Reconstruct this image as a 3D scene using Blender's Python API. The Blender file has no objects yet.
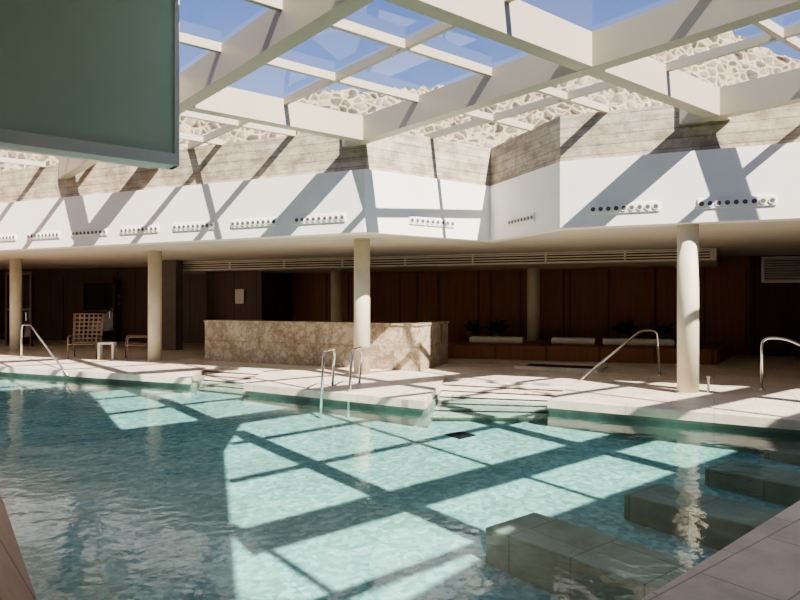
import bpy, bmesh, math, random
from mathutils import Vector, Matrix
random.seed(4)
S=bpy.context.scene
try: S.view_settings.look='AgX - Medium High Contrast'
except Exception: pass
# ------------------------------------------------------------------ helpers
def link(o):
    S.collection.objects.link(o); return o
def mesh_obj(name,bm,mat=None,parent=None,smooth=False):
    me=bpy.data.meshes.new(name); bmesh.ops.recalc_face_normals(bm,faces=bm.faces[:])
    bm.to_mesh(me); bm.free()
    if smooth:
        for p in me.polygons: p.use_smooth=True
    o=bpy.data.objects.new(name,me); link(o)
    if mat: me.materials.append(mat)
    if parent: o.parent=parent
    return o
def empty(name,loc=(0,0,0),rz=0):
    e=bpy.data.objects.new(name,None); e.location=loc; e.rotation_euler=(0,0,rz); e.empty_display_size=.2
    return link(e)
def prism(bm,pts,z0,z1):
    b=[bm.verts.new((p[0],p[1],z0)) for p in pts]; t=[bm.verts.new((p[0],p[1],z1)) for p in pts]
    n=len(pts); bm.faces.new(b[::-1]); bm.faces.new(t)
    for i in range(n): bm.faces.new((b[i],b[(i+1)%n],t[(i+1)%n],t[i]))
def prism_obj(name,pts,z0,z1,mat,parent=None,bevel=0):
    bm=bmesh.new(); prism(bm,pts,z0,z1); o=mesh_obj(name,bm,mat,parent)
    if bevel:
        m=o.modifiers.new('b','BEVEL'); m.width=bevel; m.segments=2
    return o
def bar(bm,p0,p1,w,z0,z1):
    a=Vector(p0[:2]); b=Vector(p1[:2]); d=(b-a).normalized(); n=Vector((-d.y,d.x))*w/2
    prism(bm,[a-n,b-n,b+n,a+n],z0,z1)
def box(bm,c,s,rz=0):
    M=Matrix.Translation(c)@Matrix.Rotation(rz,4,'Z')@Matrix.Diagonal((s[0],s[1],s[2],1))
    bmesh.ops.create_cube(bm,size=1,matrix=M)
def cyl(bm,c,r,h,axis=None,seg=24,r2=None):
    M=Matrix.Translation(c)
    if axis is not None: M=M@Vector(axis).to_track_quat('Z','Y').to_matrix().to_4x4()
    bmesh.ops.create_cone(bm,cap_ends=True,segments=seg,radius1=r,radius2=r if r2 is None else r2,depth=h,matrix=M)
def round_path(pts,r,n=6):
    pts=[Vector(p) for p in pts]; out=[pts[0]]
    for i in range(1,len(pts)-1):
        a,b,c=pts[i-1],pts[i],pts[i+1]
        rr=min(r,(a-b).length*.48,(c-b).length*.48)
        p=b+(a-b).normalized()*rr; q=b+(c-b).normalized()*rr
        for k in range(n+1):
            t=k/n; out.append(p*(1-t)**2+b*2*t*(1-t)+q*t*t)
    out.append(pts[-1]); return out
def tube(bm,path,r,seg=10):
    rings=[]
    n=len(path)
    for i,p in enumerate(path):
        d=(path[min(i+1,n-1)]-path[max(i-1,0)]).normalized()
        if i==0: x=d.orthogonal().normalized()
        else: x=(x-d*x.dot(d)).normalized()
        y=d.cross(x)
        rings.append([bm.verts.new(p+(x*math.cos(2*math.pi*k/seg)+y*math.sin(2*math.pi*k/seg))*r) for k in range(seg)])
    for a,b in zip(rings,rings[1:]):
        for k in range(seg): bm.faces.new((a[k],a[(k+1)%seg],b[(k+1)%seg],b[k]))
    bm.faces.new(rings[0][::-1]); bm.faces.new(rings[-1])
def lerp(a,b,t): return (a[0]+(b[0]-a[0])*t,a[1]+(b[1]-a[1])*t)
def clip(p,d,poly):
    ts=[]; n=len(poly)
    for i in range(n):
        a=poly[i]; b=poly[(i+1)%n]; ex,ey=b[0]-a[0],b[1]-a[1]
        den=d[0]*ey-d[1]*ex
        if abs(den)<1e-9: continue
        t=((a[0]-p[0])*ey-(a[1]-p[1])*ex)/den; u=((a[0]-p[0])*d[1]-(a[1]-p[1])*d[0])/den
        if 0<=u<1: ts.append(t)
    ts.sort()
    return [(ts[i],ts[i+1]) for i in range(0,len(ts)-1,2)]
# ------------------------------------------------------------------ materials
def newmat(name):
    m=bpy.data.materials.new(name); m.use_nodes=True; nt=m.node_tree
    return m,nt,nt.nodes['Principled BSDF']
def N(nt,t,**k):
    n=nt.nodes.new(t)
    for a,b in k.items(): setattr(n,a,b)
    return n
def coords(nt,scale=(1,1,1),rot=(0,0,0)):
    g=N(nt,'ShaderNodeNewGeometry'); m=N(nt,'ShaderNodeMapping'); m.inputs['Scale'].default_value=scale; m.inputs['Rotation'].default_value=rot
    nt.links.new(g.outputs['Position'],m.inputs['Vector']); return m.outputs[0]
def ramp(nt,fac,stops):
    r=N(nt,'ShaderNodeValToRGB'); e=r.color_ramp.elements
    while len(e)<len(stops): e.new(.5)
    for i,(p,c) in enumerate(stops): e[i].position=p; e[i].color=(*c,1)
    nt.links.new(fac,r.inputs[0]); return r.outputs[0]
def mixc(nt,a,b,f,mode='MULTIPLY'):
    m=N(nt,'ShaderNodeMix',data_type='RGBA',blend_type=mode)
    if isinstance(f,(int,float)): m.inputs[0].default_value=f
    else: nt.links.new(f,m.inputs[0])
    for s,i in ((a,6),(b,7)):
        if isinstance(s,tuple): m.inputs[i].default_value=(*s,1)
        else: nt.links.new(s,m.inputs[i])
    return m.outputs[2]
def noise(nt,vec,scale,detail=4,rough=.55):
    n=N(nt,'ShaderNodeTexNoise'); n.inputs['Scale'].default_value=scale; n.inputs['Detail'].default_value=detail; n.inputs['Roughness'].default_value=rough
    nt.links.new(vec,n.inputs['Vector']); return n.outputs['Fac']
def bump(nt,bs,h,strength=.3,dist=.02):
    b=N(nt,'ShaderNodeBump'); b.inputs['Strength'].default_value=strength; b.inputs['Distance'].default_value=dist
    nt.links.new(h,b.inputs['Height']); nt.links.new(b.outputs[0],bs.inputs['Normal'])
def plain(name,c,rough=.6,metal=0,var=.12,scale=3,bmp=.1):
    m,nt,bs=newmat(name); v=coords(nt); f=noise(nt,v,scale)
    lo=tuple(x*(1-var) for x in c); hi=tuple(min(1,x*(1+var)) for x in c)
    nt.links.new(ramp(nt,f,[(.3,lo),(.7,hi)]),bs.inputs['Base Color'])
    bs.inputs['Roughness'].default_value=rough; bs.inputs['Metallic'].default_value=metal
    if bmp: bump(nt,bs,noise(nt,v,60),bmp,.004)
    return m
ANG=math.atan2(.451,-.893)   # main building axis
def tiles(name,c1,c2,grout,tw,th,rot=0,rough=.5,grout_w=.006,vein=.35):
    m,nt,bs=newmat(name); v=coords(nt,(1,1,1),(0,0,rot))
    b=N(nt,'ShaderNodeTexBrick'); b.inputs['Scale'].default_value=1; b.inputs['Brick Width'].default_value=tw; b.inputs['Row Height'].default_value=th
    b.inputs['Mortar Size'].default_value=grout_w; b.inputs['Color1'].default_value=(*c1,1); b.inputs['Color2'].default_value=(*c2,1); b.inputs['Mortar'].default_value=(*grout,1)
    nt.links.new(v,b.inputs['Vector'])
    f=noise(nt,v,2.2,8,.65); vr=ramp(nt,f,[(.3,(1-vein,1-vein,1-vein*1.05)),(.65,(1,1,1))])
    col=mixc(nt,b.outputs['Color'],vr,1.0); nt.links.new(col,bs.inputs['Base Color'])
    bs.inputs['Roughness'].default_value=rough; bump(nt,bs,b.outputs['Fac'],-.2,.004)
    return m
M_deck=tiles('travertine_deck',(.70,.61,.51),(.78,.69,.58),(.42,.36,.31),1.2,.6,rot=-ANG,rough=.45,vein=.3)
M_cop=tiles('travertine_coping',(.80,.66,.51),(.86,.73,.58),(.50,.40,.31),.9,.45,rot=-math.atan2(.61,.79),rough=.5,vein=.3)
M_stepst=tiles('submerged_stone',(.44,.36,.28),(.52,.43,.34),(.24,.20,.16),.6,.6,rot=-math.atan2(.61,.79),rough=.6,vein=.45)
M_white=plain('white_plaster',(.84,.81,.77),.75,var=.03,scale=1.2)
M_soffit=plain('soffit_plaster',(.68,.61,.51),.8,var=.04)
M_beam=plain('cream_steel',(.50,.44,.345),.45,var=.04,scale=1,bmp=0)
M_col=plain('cream_column',(.64,.58,.46),.55,var=.1,scale=2)
M_green=plain('sage_plaster',(.62,.74,.60),.8,var=.05,scale=1)
M_roof=plain('grey_roof',(.60,.57,.53),.8)
M_curt=plain('taupe_plaster',(.13,.11,.095),.8)
M_pwall=plain('pool_wall_stone',(.22,.24,.21),.6,var=.25)
M_steel=plain('brushed_steel',(.72,.71,.68),.22,1,var=.03,bmp=0)
M_dark=plain('dark_void',(.015,.013,.012),.8,bmp=0)
M_cush=plain('white_cushion',(.82,.79,.74),.85,var=.03)
M_leaf=plain('leaf_green',(.10,.17,.05),.5,var=.4)
M_rattan=plain('brown_strap',(.30,.21,.15),.6,var=.15)
M_red=plain('red_plastic',(.5,.05,.03),.5,bmp=0)
# board formed concrete
M_conc,nt,bs=newmat('board_formed_concrete'); v=coords(nt)
sx=N(nt,'ShaderNodeMapping'); sx.inputs['Scale'].default_value=(.6,.6,8); nt.links.new(v,sx.inputs['Vector'])
f=noise(nt,sx.outputs[0],1.3,8,.6); f2=noise(nt,v,3,9,.7)
c=ramp(nt,f,[(.25,(.37,.31,.23)),(.5,(.52,.45,.35)),(.75,(.62,.55,.44))]); c2=ramp(nt,f2,[(.38,(.58,.56,.52)),(.6,(1,1,1))])
w=N(nt,'ShaderNodeTexWave',bands_direction='Z'); w.inputs['Scale'].default_value=1.8; w.inputs['Distortion'].default_value=.2; nt.links.new(v,w.inputs['Vector'])
wl=ramp(nt,w.outputs['Fac'],[(0,(.6,.6,.6)),(.04,(1,1,1))])
nt.links.new(mixc(nt,mixc(nt,c,c2,1.),wl,1.),bs.inputs['Base Color']); bs.inputs['Roughness'].default_value=.85; bump(nt,bs,f2,.6,.04)
# wood
def wood(name,dk,lt,board=.25,vertical=True):
    m,nt,bs=newmat(name); v=coords(nt,(1,1,1),(0,0,0 if vertical else math.atan2(.755,.655)))
    mp=N(nt,'ShaderNodeMapping'); mp.inputs['Scale'].default_value=(7,7,.5) if vertical else (.6,9,.6); nt.links.new(v,mp.inputs['Vector'])
    f=noise(nt,mp.outputs[0],1.5,6,.6); c=ramp(nt,f,[(.25,dk),(.75,lt)])
    wv=N(nt,'ShaderNodeTexWave',bands_direction='X' if vertical else 'Y'); wv.inputs['Scale'].default_value=.314/board; nt.links.new(v,wv.inputs['Vector'])
    g=ramp(nt,wv.outputs['Fac'],[(0,(.4,.4,.4)),(.01,(1,1,1))])
    nt.links.new(mixc(nt,c,g,1.),bs.inputs['Base Color']); bs.inputs['Roughness'].default_value=.5
    return m
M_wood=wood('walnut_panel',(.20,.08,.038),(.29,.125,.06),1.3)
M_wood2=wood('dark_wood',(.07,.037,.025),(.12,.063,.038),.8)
M_timber=wood('timber_deck',(.42,.26,.16),(.58,.39,.26),.14,False)
# marble counter
M_marb,nt,bs=newmat('travertine_cladding'); v=coords(nt,(1,1,1),(0,0,-ANG))
mm=N(nt,'ShaderNodeMapping'); mm.inputs['Rotation'].default_value=(math.radians(90),0,0); nt.links.new(v,mm.inputs['Vector'])
f=noise(nt,v,1.3,10,.75); c=ramp(nt,f,[(.32,(.36,.28,.20)),(.5,(.55,.47,.37)),(.66,(.68,.62,.52))])
f3=noise(nt,v,3,8,.7); c3=ramp(nt,f3,[(.42,(1,1,1)),(.5,(.62,.55,.46)),(.55,(1,1,1))])
b=N(nt,'ShaderNodeTexBrick'); b.inputs['Scale'].default_value=1; b.inputs['Brick Width'].default_value=1.1; b.inputs['Row Height'].default_value=.54; b.inputs['Mortar Size'].default_value=.005
b.inputs['Color1'].default_value=(1,1,1,1); b.inputs['Color2'].default_value=(.78,.78,.78,1); b.inputs['Mortar'].default_value=(.5,.45,.4,1); nt.links.new(mm.outputs[0],b.inputs['Vector'])
nt.links.new(mixc(nt,mixc(nt,c,c3,1.),b.outputs['Color'],1.),bs.inputs['Base Color']); bs.inputs['Roughness'].default_value=.4
# pool floor mosaic; strong cell contrast also paints ripple sparkle into the colour
M_pool,nt,bs=newmat('pool_mosaic_sparkle'); v=coords(nt,(1,1,1),(0,0,-math.atan2(.61,.79)))
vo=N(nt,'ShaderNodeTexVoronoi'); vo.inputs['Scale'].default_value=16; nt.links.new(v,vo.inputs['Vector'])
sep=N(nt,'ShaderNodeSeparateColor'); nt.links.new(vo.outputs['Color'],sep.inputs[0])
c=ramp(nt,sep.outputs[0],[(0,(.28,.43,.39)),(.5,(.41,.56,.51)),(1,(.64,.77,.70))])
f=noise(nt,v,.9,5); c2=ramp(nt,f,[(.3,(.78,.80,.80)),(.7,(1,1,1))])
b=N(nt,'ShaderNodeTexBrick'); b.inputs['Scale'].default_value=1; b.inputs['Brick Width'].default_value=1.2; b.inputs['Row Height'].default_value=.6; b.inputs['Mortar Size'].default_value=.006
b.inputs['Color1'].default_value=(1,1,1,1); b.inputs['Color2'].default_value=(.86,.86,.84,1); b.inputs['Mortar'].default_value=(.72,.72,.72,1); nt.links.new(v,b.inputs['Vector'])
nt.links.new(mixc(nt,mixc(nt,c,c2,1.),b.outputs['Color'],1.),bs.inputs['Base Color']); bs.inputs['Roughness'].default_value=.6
# thin clear sheets: symmetric Schlick reflectance
def sheet(name,tint,f0,mx_,pw=5,ripple=False):
    m=bpy.data.materials.new(name); m.use_nodes=True; nt=m.node_tree; nt.nodes.clear()
    out=N(nt,'ShaderNodeOutputMaterial'); mx=N(nt,'ShaderNodeMixShader'); tr=N(nt,'ShaderNodeBsdfTransparent'); gl=N(nt,'ShaderNodeBsdfGlossy')
    lw=N(nt,'ShaderNodeLayerWeight'); lw.inputs[0].default_value=.5
    po=N(nt,'ShaderNodeMath',operation='POWER'); po.inputs[1].default_value=pw; nt.links.new(lw.outputs['Facing'],po.inputs[0])
    ma=N(nt,'ShaderNodeMath',operation='MULTIPLY_ADD'); ma.inputs[1].default_value=mx_-f0; ma.inputs[2].default_value=f0; nt.links.new(po.outputs[0],ma.inputs[0])
    tr.inputs[0].default_value=(*tint,1); gl.inputs['Roughness'].default_value=.02
    if ripple:
        v=coords(nt); n1=noise(nt,v,1.4,3,.5); n2=noise(nt,v,9,3,.5)
        ad=N(nt,'ShaderNodeMath',operation='MULTIPLY_ADD'); ad.inputs[1].default_value=.22; nt.links.new(n2,ad.inputs[0]); nt.links.new(n1,ad.inputs[2])
        bu=N(nt,'ShaderNodeBump'); bu.inputs['Strength'].default_value=.42; bu.inputs['Distance'].default_value=.04; nt.links.new(ad.outputs[0],bu.inputs['Height'])
        nt.links.new(bu.outputs[0],gl.inputs['Normal']); nt.links.new(bu.outputs[0],lw.inputs['Normal'])
    nt.links.new(ma.outputs[0],mx.inputs[0]); nt.links.new(tr.outputs[0],mx.inputs[1]); nt.links.new(gl.outputs[0],mx.inputs[2]); nt.links.new(mx.outputs[0],out.inputs[0]); return m
M_water=sheet('pool_water',(.72,.935,.94),.03,.85,4.5,True)
M_glass=sheet('skylight_glass',(.95,.97,.98),.03,.6)
M_dglass=sheet('door_glass',(.4,.42,.42),.05,.8)
# rock
M_rock,nt,bs=newmat('rubble_stone'); v=coords(nt)
vo=N(nt,'ShaderNodeTexVoronoi'); vo.inputs['Scale'].default_value=3.4
nz=N(nt,'ShaderNodeTexNoise'); nz.inputs['Scale'].default_value=2.5; nt.links.new(v,nz.inputs['Vector'])
va=mixc(nt,v,nz.outputs['Color'],.12,'ADD'); nt.links.new(va,vo.inputs['Vector'])
ve=N(nt,'ShaderNodeTexVoronoi',feature='DISTANCE_TO_EDGE'); ve.inputs['Scale'].default_value=3.4; nt.links.new(va,ve.inputs['Vector'])
sep=N(nt,'ShaderNodeSeparateColor'); nt.links.new(vo.outputs['Color'],sep.inputs[0])
c=ramp(nt,sep.outputs[0],[(0,(.06,.047,.035)),(.4,(.14,.11,.08)),(1,(.27,.22,.16))])
e=ramp(nt,ve.outputs['Distance'],[(.05,(1,1,1)),(.15,(0,0,0))])
nt.links.new(mixc(nt,c,(.40,.33,.24),e,'MIX'),bs.inputs['Base Color']); bs.inputs['Roughness'].default_value=.9; bump(nt,bs,ve.outputs['Distance'],.6,.2)

# ------------------------------------------------------------------ layout
W=(.79,.61); P=(-.655,.755)
FZ0,FZ1,CZ=2.9,4.1,4.95
fas=[(-20,20.17),(-.67,11.83),(1.97,13.6),(2.88,11.2),(12,7.6)]
# ---- far deck
front=[(-20,19.4),(-8.8,14.72),(-4.33,12.85),(-4.75,15.3),(-3.1,14.5),(-3.0,11.95),(.39,9.85),(.93,12.9),(3.3,11.8),(2.37,10.0),(5.28,8.25),(7.2,7.1),(20,-.2)]
back=[(20,32),(-20,32)]
prism_obj('floor',front+back,-.13,0,M_deck)
body=[(x+.06,y+.16) for x,y in front]+back
prism_obj('pool_basin_wall',body,-1.6,-.131,M_pwall)
def steps(name,bl,br,fl,fr,n):
    bm=bmesh.new()
    for k in range(n):
        for (t0,zt,th,sh) in ((k/n,-.055*(k+1),.03,0),(k/n,-.055*(k+1)-.03,.5,.04)):
            t1=(k+1)/n-sh
            prism(bm,[lerp(bl,fl,t0),lerp(bl,fl,t1),lerp(br,fr,t1),lerp(br,fr,t0)],zt-th,zt)
    return mesh_obj(name,bm,M_deck)
steps('pool_steps',(.90,12.95),(3.33,11.85),(.50,10.4),(2.55,10.35),6)
steps('pool_steps',(-4.75,15.35),(-3.08,14.55),(-4.40,13.4),(-3.02,12.6),5)
# ---- near deck
bm=bmesh.new(); prism(bm,[(-.66,1.61),(6.6,7.92),(20,-.35),(20,-8),(-.66,-8)],-1.6,0)
mesh_obj('floor_near_right',bm,M_cop)
bm=bmesh.new(); prism(bm,[(-.66,1.61),(-.66,-8),(-20,-8),(-20,27.4),(-14.8,20.5)],-1.6,0)
mesh_obj('floor_near_left',bm,M_timber)
# ---- pool
def zf(y): return -.35-.055*(12-y) if y<12 else -.35
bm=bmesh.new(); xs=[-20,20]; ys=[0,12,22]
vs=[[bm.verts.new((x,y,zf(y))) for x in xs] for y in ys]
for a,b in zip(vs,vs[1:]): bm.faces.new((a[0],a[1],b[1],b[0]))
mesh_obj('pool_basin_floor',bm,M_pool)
bm=bmesh.new()
bm.faces.new([bm.verts.new((x,y,-.21)) for x,y in ((-16,1),(8,1),(8,21),(-16,21))])
o=mesh_obj('pool_water',bm,M_water)
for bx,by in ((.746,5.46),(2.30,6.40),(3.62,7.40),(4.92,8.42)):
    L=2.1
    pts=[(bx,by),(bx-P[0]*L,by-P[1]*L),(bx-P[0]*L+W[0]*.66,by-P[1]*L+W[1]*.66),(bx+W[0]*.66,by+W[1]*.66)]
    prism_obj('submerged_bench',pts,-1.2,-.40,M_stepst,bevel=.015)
bm=bmesh.new(); ra=math.atan2(.61,.79)
box(bm,(.93,9.6,zf(9.6)-.005),(.34,.34,.03),ra)
for q in range(5): box(bm,(.93+(q-2)*.06*math.cos(ra),9.6+(q-2)*.06*math.sin(ra),zf(9.6)+.011),(.02,.28,.006),ra)
mesh_obj('pool_drain_grate',bm,M_dark)

# ---- fascia + concrete + ceiling
def wallstrip(name,pl,z0,z1,th,mat,off=(0,0)):
    pts=[(x+off[0],y+off[1]) for x,y in pl]; bk=[(x+.12*th/.3+off[0],y+th+off[1]) for x,y in pl]
    return prism_obj(name,pts+bk[::-1],z0,z1,mat)
wallstrip('wall_fascia',fas,FZ0-.0,FZ1,.35,M_white)
wallstrip('wall_clerestory',fas,FZ1,CZ,.3,M_conc,(.03,.10))
prism_obj('ceiling',[(x+.03,y+.08) for x,y in fas]+[(20,4.5),(20,32),(-20,32)],FZ0+.02,FZ0+.3,M_soffit)
prism_obj('ceiling_dropped',[(7.8,15.35),(-7.9,21.0),(-7.9,29),(15,29)],2.60,FZ0+.01,M_soffit)
bm=bmesh.new(); a=Vector((7.8,15.35)); b=Vector((-7.9,21.0)); d=(b-a).normalized(); nrm=Vector((-d.y,d.x)); nrm=nrm if nrm.y<0 else -nrm
g=empty('linear_air_grille')
def lb(bm,t0,t1,o0,o1,z0,z1):
    p=a+d*t0+nrm*o0; q=a+d*t1+nrm*o0; r=a+d*t1+nrm*o1; s_=a+d*t0+nrm*o1
    prism(bm,[p,q,r,s_],z0,z1)
Lg=(b-a).length
for z in (2.61,2.68,2.75,2.82,2.87): lb(bm,.1,Lg,.0,.06,z,z+.035)
t=.1
while t<Lg: lb(bm,t,t+.04,.0,.06,2.61,2.9); t+=2.0
mesh_obj('frame_slats',bm,M_soffit,g)
bm=bmesh.new(); lb(bm,.1,Lg,.002,.012,2.62,2.88); mesh_obj('slot_back',bm,M_dark,g)
# ---- rear & side walls
def wall(name,p,q,th,z0,z1,mat):
    bm=bmesh.new(); bar(bm,p,q,th,z0,z1); return mesh_obj(name,bm,mat)
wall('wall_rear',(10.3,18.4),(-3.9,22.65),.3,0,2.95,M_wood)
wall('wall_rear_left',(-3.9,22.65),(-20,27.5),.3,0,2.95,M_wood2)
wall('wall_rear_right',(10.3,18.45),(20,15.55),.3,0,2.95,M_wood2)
wall('wall_left',(-19.8,-8),(-19.8,30),.3,-.1,9,M_roof)
wall('wall_right',(19.8,-8),(19.8,30),.3,-.1,5.6,M_roof)
wall('wall_behind',(-20,-7.8),(20,-7.8),.3,-.1,5.6,M_roof)
wall('wall_partition',(-8.1,20.6),(-7.2,20.3),.35,0,2.9,M_curt)
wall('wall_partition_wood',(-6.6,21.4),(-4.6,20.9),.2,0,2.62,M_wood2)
bm=bmesh.new(); a2=Vector((10.2,18.42)); b2=Vector((-19,27.2)); dd=(b2-a2).normalized(); t=0
while t<30:
    p=a2+dd*t; box(bm,(p.x-.04,p.y-.17,1.31),(.03,.03,2.6),math.atan2(dd.y,dd.x)); t+=2.5
mesh_obj('trim_wall_battens',bm,M_wood2)
# ---- columns
def column(x,y,z0,z1,r=.175):
    bm=bmesh.new(); cyl(bm,(x,y,(z0+z1)/2),r,z1-z0,seg=40)
    cyl(bm,(x,y,z0+.01),r+.02,.02,seg=40)
    o=mesh_obj('column',bm,M_col); 
    for p in o.data.polygons: p.use_smooth=len(p.vertices)==4
column(4.97,10.74,0,2.92); column(-.816,13.36,0,2.92); column(-6.52,16.55,0,2.92)
column(4.07,19.0,.38,2.62,.19); column(-2.1,20.6,0,2.62,.19); column(-12.1,19.6,0,2.92,.17)
plat=[(7.9,15.5),(9.6,18.0),(1.9,20.4),(1.25,17.3)]
prism_obj('planter_bench',plat,0,.38,M_wood)
for (x,y,l) in ((2.85,18.3,1.55),(4.95,17.8,1.2),(6.6,17.3,1.85)):
    bm=bmesh.new(); box(bm,(x,y,.46),(l,.6,.16),-.29); o=mesh_obj('bench_cushion',bm,M_cush); m=o.modifiers.new('b','BEVEL'); m.width=.04; m.segments=3
def plant(x,y,z,r,n):
    bm=bmesh.new()
    cyl(bm,(x,y,z+.12),.16,.24,r2=.2)
    for i in range(n):
        a=random.uniform(0,6.28); l=r*random.uniform(.6,1.1); el=random.uniform(.6,1.45); wd=.035+.03*random.random()
        pv=None; side=Vector((-math.sin(a),math.cos(a),0))
        for k in range(6):
            t=k/5; rad=l*t*math.cos(el)*(1+.3*t); h=l*math.sin(el)*t-.35*l*t*t
            c=Vector((x+rad*math.cos(a),y+rad*math.sin(a),z+.22+h)); ww=wd*math.sin(math.pi*min(1,t*.9+.1))+.004
            cur=(bm.verts.new(c-side*ww),bm.verts.new(c+side*ww))
            if pv: bm.faces.new((pv[0],pv[1],cur[1],cur[0]))
            pv=cur
    mesh_obj('potted_plant',bm,M_leaf)
plant(3.05,19.3,.38,.72,90); plant(2.3,19.4,.38,.6,65); plant(6.6,18.25,.38,.75,80); plant(7.6,17.95,.38,.6,60)
lv=empty('wall_louver',(11.15,17.93,2.5),-.29)
bm=bmesh.new()
for s_ in (-1,1): box(bm,(s_*.62,0,0),(.06,.1,.72))
for s_ in (-1,1): box(bm,(0,0,s_*.35),(1.3,.1,.06))
mesh_obj('frame',bm,M_white,lv)
bm=bmesh.new()
for k in range(9):
    M=Matrix.Translation((0,0,-.29+k*.073))@Matrix.Rotation(.6,4,'X')@Matrix.Diagonal((1.2,.09,.012,1)); bmesh.ops.create_cube(bm,size=1,matrix=M)
mesh_obj('blades',bm,M_white,lv)
# ---- bar counter
ctr=empty('bar_counter')
A=(.45,14.05);B=(-5.27,16.8);C=(1.23,15.95);D=(-4.4,18.65)
bm=bmesh.new(); prism(bm,[A,B,lerp(B,D,.16),(A[0]-.05,A[1]+.40),(C[0]-.35,C[1]+.17),C],0,1.03)
prism(bm,[B,D,(D[0]+.32,D[1]-.15),(B[0]+.32,B[1]-.15)],0,1.025)
mesh_obj('clad_body',bm,M_marb,ctr)
bm=bmesh.new(); prism(bm,[(A[0]+.01,A[1]-.03),(B[0]-.03,B[1]-.02),(B[0]+.2,B[1]+.42),(A[0]-.08,A[1]+.44),(C[0]-.4,C[1]+.18),(C[0]+.03,C[1]+.02)],1.03,1.08)
mesh_obj('counter_top',bm,M_marb,ctr)
bm=bmesh.new(); prism(bm,[(A[0]-.3,A[1]+1.0),(B[0]+.6,B[1]+1.0),(B[0]+.9,B[1]+1.5),(A[0],A[1]+1.5)],0,.9)
mesh_obj('back_worktop',bm,M_wood2,ctr)
ht=empty('plunge_tub'); q=[(2.75,14.6),(4.4,13.85),(4.9,14.9),(3.25,15.65)]
bm=bmesh.new()
for i in range(4): bar(bm,q[i],q[(i+1)%4],.14,0,.07)
mesh_obj('rim',bm,M_deck,ht)
bm=bmesh.new(); prism(bm,q,.0,.025); mesh_obj('dark_water',bm,M_dark,ht)
def rail(name,paths,r=.024):
    e=empty(name)
    for i,p in enumerate(paths):
        bm=bmesh.new(); tube(bm,round_path(p,.16),r)
        for q in (p[0],p[-1]): 
            if q[2]>-.05: cyl(bm,(q[0],q[1],.008),.05,.016)
        mesh_obj('tube_%d'%(i+1),bm,M_steel,e,True)
rail('pool_handrail',[[(-10.35,17.0,0),(-10.3,16.95,.95),(-9.8,16.5,.95),(-7.5,14.05,-.1)]])
rail('pool_ladder_rail',[[(-1.25,11.5,0),(-1.2,11.45,.72),(-1.32,10.75,.72),(-1.36,10.6,-.6)],
                 [(-.78,11.9,0),(-.72,11.85,.72),(-.86,11.1,.72),(-.9,10.65,-.6)]])
rail('pool_handrail',[[(5.55,13.3,0),(5.5,13.3,.96),(5.1,13.2,.96),(3.6,12.4,.02)]])
rail('pool_handrail',[[(6.45,11.1,0),(6.45,11.1,.93),(6.8,11.0,.93),(8.2,10.5,.2),(8.2,10.5,0)]])
bm=bmesh.new(); cyl(bm,(5.35,10.8,.13),.02,.26); cyl(bm,(5.35,10.8,.27),.035,.03); mesh_obj('bollard_light',bm,M_steel)
def chair(x,y,rz,H=1.22,mat=None,name='woven_lounge_chair'):
    mat=mat or M_rattan
    e=empty(name,(x,y,0),rz)
    bm=bmesh.new(); w=.36
    for s_ in (-1,1):
        tube(bm,round_path([(s_*w,-.36,0),(s_*w,-.34,.62),(s_*w,.25,.60),(s_*w,.38,0)],.1),.018,8)
        tube(bm,round_path([(s_*w,-.36,.40),(s_*w,.2,.36),(s_*w*1.1,.48,H)],.12),.018,8)
    tube(bm,[Vector((-w*1.1,.48,H)),Vector((w*1.1,.48,H))],.018,8)
    tube(bm,[Vector((-w,-.36,.40)),Vector((w,-.36,.40))],.018,8)
    mesh_obj('frame',bm,mat,e,True)
    bm=bmesh.new(); n=6
    def pt(u,t):
        if t<=1: return Vector((u*w,-.36+.56*t,.40-.04*t))
        k=t-1; return Vector((u*w*(1+.1*k),.2+.28*k,.36+(H-.36)*k))
    for i in range(n+1):
        u=-.93+1.86*i/n; pv=None
        for k in range(21):
            c=pt(u,2*k/20); c.z+=.006*(-1)**(i+k); cur=(bm.verts.new(c-Vector((.02,0,0))),bm.verts.new(c+Vector((.02,0,0))))
            if pv: bm.faces.new((pv[0],pv[1],cur[1],cur[0]))
            pv=cur
    for k in range(1,15):
        t=2*k/15; a=pt(-1,t-.025); b=pt(1,t-.025); c=pt(1,t+.025); d=pt(-1,t+.025)
        bm.faces.new([bm.verts.new(q) for q in (a,b,c,d)])
    mesh_obj('woven_straps',bm,mat,e)
chair(-8.85,17.5,.25)
chair(-7.22,17.3,-1.1,.9)
bm=bmesh.new(); box(bm,(-8.0,17.0,.44),(.40,.36,.05),.2)
for sx_ in (-1,1): box(bm,(-8.0+sx_*.17,17.0+sx_*.035,.21),(.05,.34,.42),.2)
mesh_obj('side_table',bm,M_cush)
bm=bmesh.new(); box(bm,(-5.4,20.95,1.75),(.34,.04,.5),-.25); o=mesh_obj('wall_sign_plaque',bm,M_cush); m=o.modifiers.new('b','BEVEL'); m.width=.02
bm=bmesh.new(); 
for k in range(2): cyl(bm,(-11.1,24.55,1.5+.28*k),.06,.08,axis=(.29,-.95,0),seg=20)
mesh_obj('alarm_lights',bm,M_red)
def door(name,x,y,rz,w,h):
    e=empty(name,(x,y,0),rz); bm=bmesh.new()
    for s_ in (-1,1): box(bm,(s_*w/2,0,h/2),(.08,.1,h))
    for z in (h-.04,h*.5,.04): box(bm,(0,0,z),(w,.08,.08))
    mesh_obj('frame',bm,M_wood2,e)
    bm=bmesh.new(); box(bm,(0,.02,h/2),(w-.08,.02,h-.1)); mesh_obj('pane',bm,M_dglass,e)
    bm=bmesh.new(); box(bm,(w/2-.14,-.08,1.05),(.03,.05,.3)); mesh_obj('handle',bm,M_steel,e)
door('door_1',-13.4,21.9,-.29,1.1,2.6)
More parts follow.
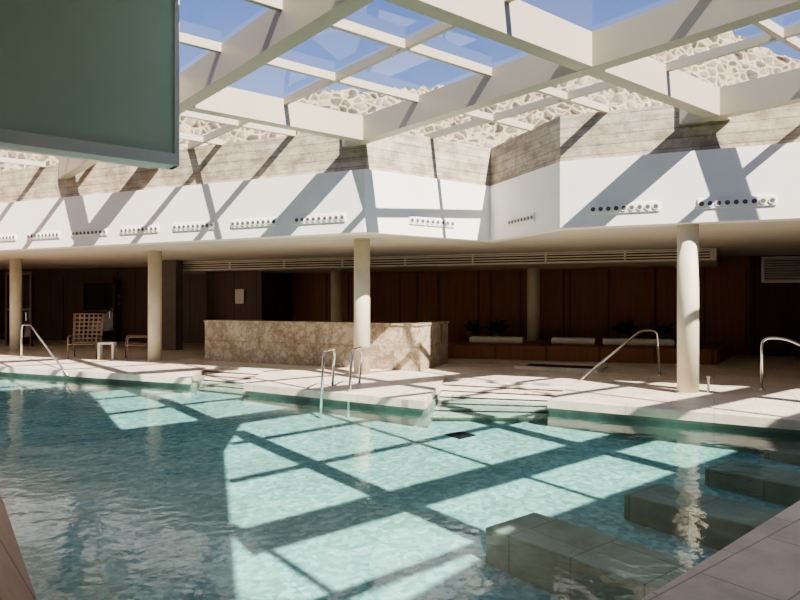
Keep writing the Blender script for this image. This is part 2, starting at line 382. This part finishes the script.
door('door_2',-11.9,24.6,-.29,1.5,2.4)

# ---- jet-nozzle vents
def vent(p,q,t,l=1.15,n=9,z=3.2):
    P0=Vector(p);P1=Vector(q); d=(P1-P0).normalized(); nn=Vector((-d.y,d.x)); nn=nn if nn.y<0 else -nn
    c=P0+(P1-P0)*t; rz=math.atan2(d.y,d.x)
    e=empty('jet_nozzle_vent',(c.x+nn.x*.01,c.y+nn.y*.01,z),rz)
    sgn=-1 if (Matrix.Rotation(rz,2)@Vector((0,1))).dot(nn)<0 else 1
    bm=bmesh.new(); box(bm,(0,0,0),(l,.03,.17)); o=mesh_obj('plate',bm,M_white,e); m=o.modifiers.new('b','BEVEL'); m.width=.008
    bm=bmesh.new(); bd=bmesh.new()
    for i in range(n):
        x=-l/2+l*(i+.5)/n
        cyl(bm,(x,sgn*.02,0),.052,.02,axis=(0,1,0),seg=20)
        cyl(bd,(x,sgn*.027,0),.038,.01,axis=(0,1,0),seg=16)
    mesh_obj('nozzle_rings',bm,M_white,e); mesh_obj('nozzle_throats',bd,M_curt,e)
P4=(-10.27,15.97);P3=(-.67,11.83);P2=(1.97,13.6);P1_=(2.88,11.2);P0_=(6.33,9.84)
for k in range(8): vent(P3,P4,.094+.15*k)
vent(P2,P3,.5); vent(P1_,P2,.5,.95,8); vent(P1_,P0_,.292); vent(P1_,P0_,.757)
vent(P1_,P0_,1.22)

# ---- skylight
corner=(-2.39,6.70)
nearedge=[(12,6.1),(7.9,3.75),(4.7,1.35),(3.3,-.25),(1.95,-.2),(.55,4.1),(.3,6.1),(-1.3,5.1)]
roofpoly=[(-20,20.3),(-.62,11.95),(1.99,13.7),(2.95,11.33),(12,7.75)]+nearedge+[corner,(-20,-6.9)]
N0=(-.67,11.83); sa,sb=3.42,4.79
bmB=bmesh.new(); bmM=bmesh.new()
def line(bm,p,d,w,z0,z1,tmax=99):
    for t0,t1 in clip(p,d,roofpoly):
        t1=min(t1,tmax)
        if t1-t0>.15: bar(bm,(p[0]+d[0]*t0,p[1]+d[1]*t0),(p[0]+d[0]*t1,p[1]+d[1]*t1),w,z0,z1)
for j in range(-4,4):
    p=(N0[0]-P[0]*sb*j+.001,N0[1]-P[1]*sb*j-.12)
    line(bmB,p,W,.22,4.58,5.02,0.1 if j==0 else 99)
    for k in (1/3,2/3):
        q=(p[0]-P[0]*sb*k,p[1]-P[1]*sb*k); line(bmM,q,W,.07,4.92,5.04)
for i in range(-6,5):
    p=(N0[0]+W[0]*sa*i-.001,N0[1]+W[1]*sa*i-.12)
    line(bmB,p,P,.22,4.575,5.025)
    q=(p[0]+W[0]*sa*.5,p[1]+W[1]*sa*.5); line(bmM,q,P,.07,4.925,5.045)
sk=empty('skylight_frame')
o=mesh_obj('main_beams',bmB,M_beam,sk); mesh_obj('mullions',bmM,M_beam,sk)
bm=bmesh.new(); bm.faces.new([bm.verts.new((x,y,5.06)) for x,y in roofpoly]); mesh_obj('window_1',bm,M_glass)
op=[(12,7.75)]+nearedge+[corner,(-20,-6.9),(-20,-8),(20,-8),(20,4.6)]
prism_obj('ceiling_near',op,5.05,5.35,M_soffit)
bm=bmesh.new(); a=corner; bq=(corner[0]-W[0]*14,corner[1]-W[1]*14)
bar(bm,(a[0]-.1,a[1]+.08),(bq[0],bq[1]+.08),.18,3.16,8.7)
mesh_obj('wall_bulkhead',bm,M_green)
bm=bmesh.new(); bar(bm,(a[0]-.07,a[1]+.1),(bq[0],bq[1]+.1),.26,3.04,3.165)
bar(bm,(a[0]-.1,a[1]+.08),(a[0]-.1+W[0]*.05,a[1]+.08+W[1]*.05),.22,3.04,8.7)
mesh_obj('trim_bulkhead',bm,M_white)

# ---- outside rubble hillside
prof=[(-28,8.6),(-12,8.4),(-7.7,8.2),(-4,8.25),(-2,8.4),(1,8.7),(4.5,9.05),(6.4,9.7),(7.8,10.4),(9.3,11.1),(10.6,10.9),(11.9,10.1),(13.5,9.4),(18,8.8),(28,8)]
def top(x):
    for (a,za),(b_,zb) in zip(prof,prof[1:]):
        if a<=x<=b_: return za+(zb-za)*(x-a)/(b_-a)
    return 8
bm=bmesh.new(); nx,nz_=220,34; rows=[]
for r in range(nz_+1):
    row=[]
    for c_ in range(nx+1):
        x=-28+56*c_/nx; t=r/nz_; z=3+(top(x)-3)*t+ (random.uniform(-.09,.09) if r>0 else 0)
        y=18.3+2.2*t+random.uniform(-.07,.07)+ .25*math.sin(x*.7)
        row.append(bm.verts.new((x,y,z)))
    rows.append(row)
rowb=[bm.verts.new((v_.co.x,v_.co.y+6,v_.co.z+.2)) for v_ in rows[-1]]; rows.append(rowb)
for a,b_ in zip(rows,rows[1:]):
    for c_ in range(nx): bm.faces.new((a[c_],a[c_+1],b_[c_+1],b_[c_]))
mesh_obj('rubble_stone_hillside',bm,M_rock)

# ------------------------------------------------------------------ light
sun=bpy.data.lights.new('sun','SUN'); sun.energy=15.5; sun.angle=.0093; sun.color=(1,.91,.79)
so=bpy.data.objects.new('sun',sun); so.rotation_euler=Vector((-.54,.83,-1)).to_track_quat('-Z','Y').to_euler(); so.location=(10,-15,20); link(so)
wd=bpy.data.worlds.new('sky'); S.world=wd; wd.use_nodes=True; nt=wd.node_tree; bg=nt.nodes['Background']
sky=N(nt,'ShaderNodeTexSky'); sky.sky_type='NISHITA'; sky.sun_disc=False; sky.sun_elevation=math.radians(45); sky.sun_rotation=math.atan2(.54,-.83); sky.air_density=1.2; sky.dust_density=.2; sky.ozone_density=4
tint=mixc(nt,sky.outputs[0],(1.0,.88,1.08),1.0)
nt.links.new(tint,bg.inputs[0]); bg.inputs[1].default_value=.165
# ------------------------------------------------------------------ camera
cam=bpy.data.cameras.new('camera'); cam.lens=28; cam.sensor_width=36; cam.clip_start=.05; cam.clip_end=500
co=bpy.data.objects.new('camera',cam); co.location=(0,0,1.58); co.rotation_euler=(math.radians(90),0,0); cam.shift_y=0.0018; link(co); S.camera=co
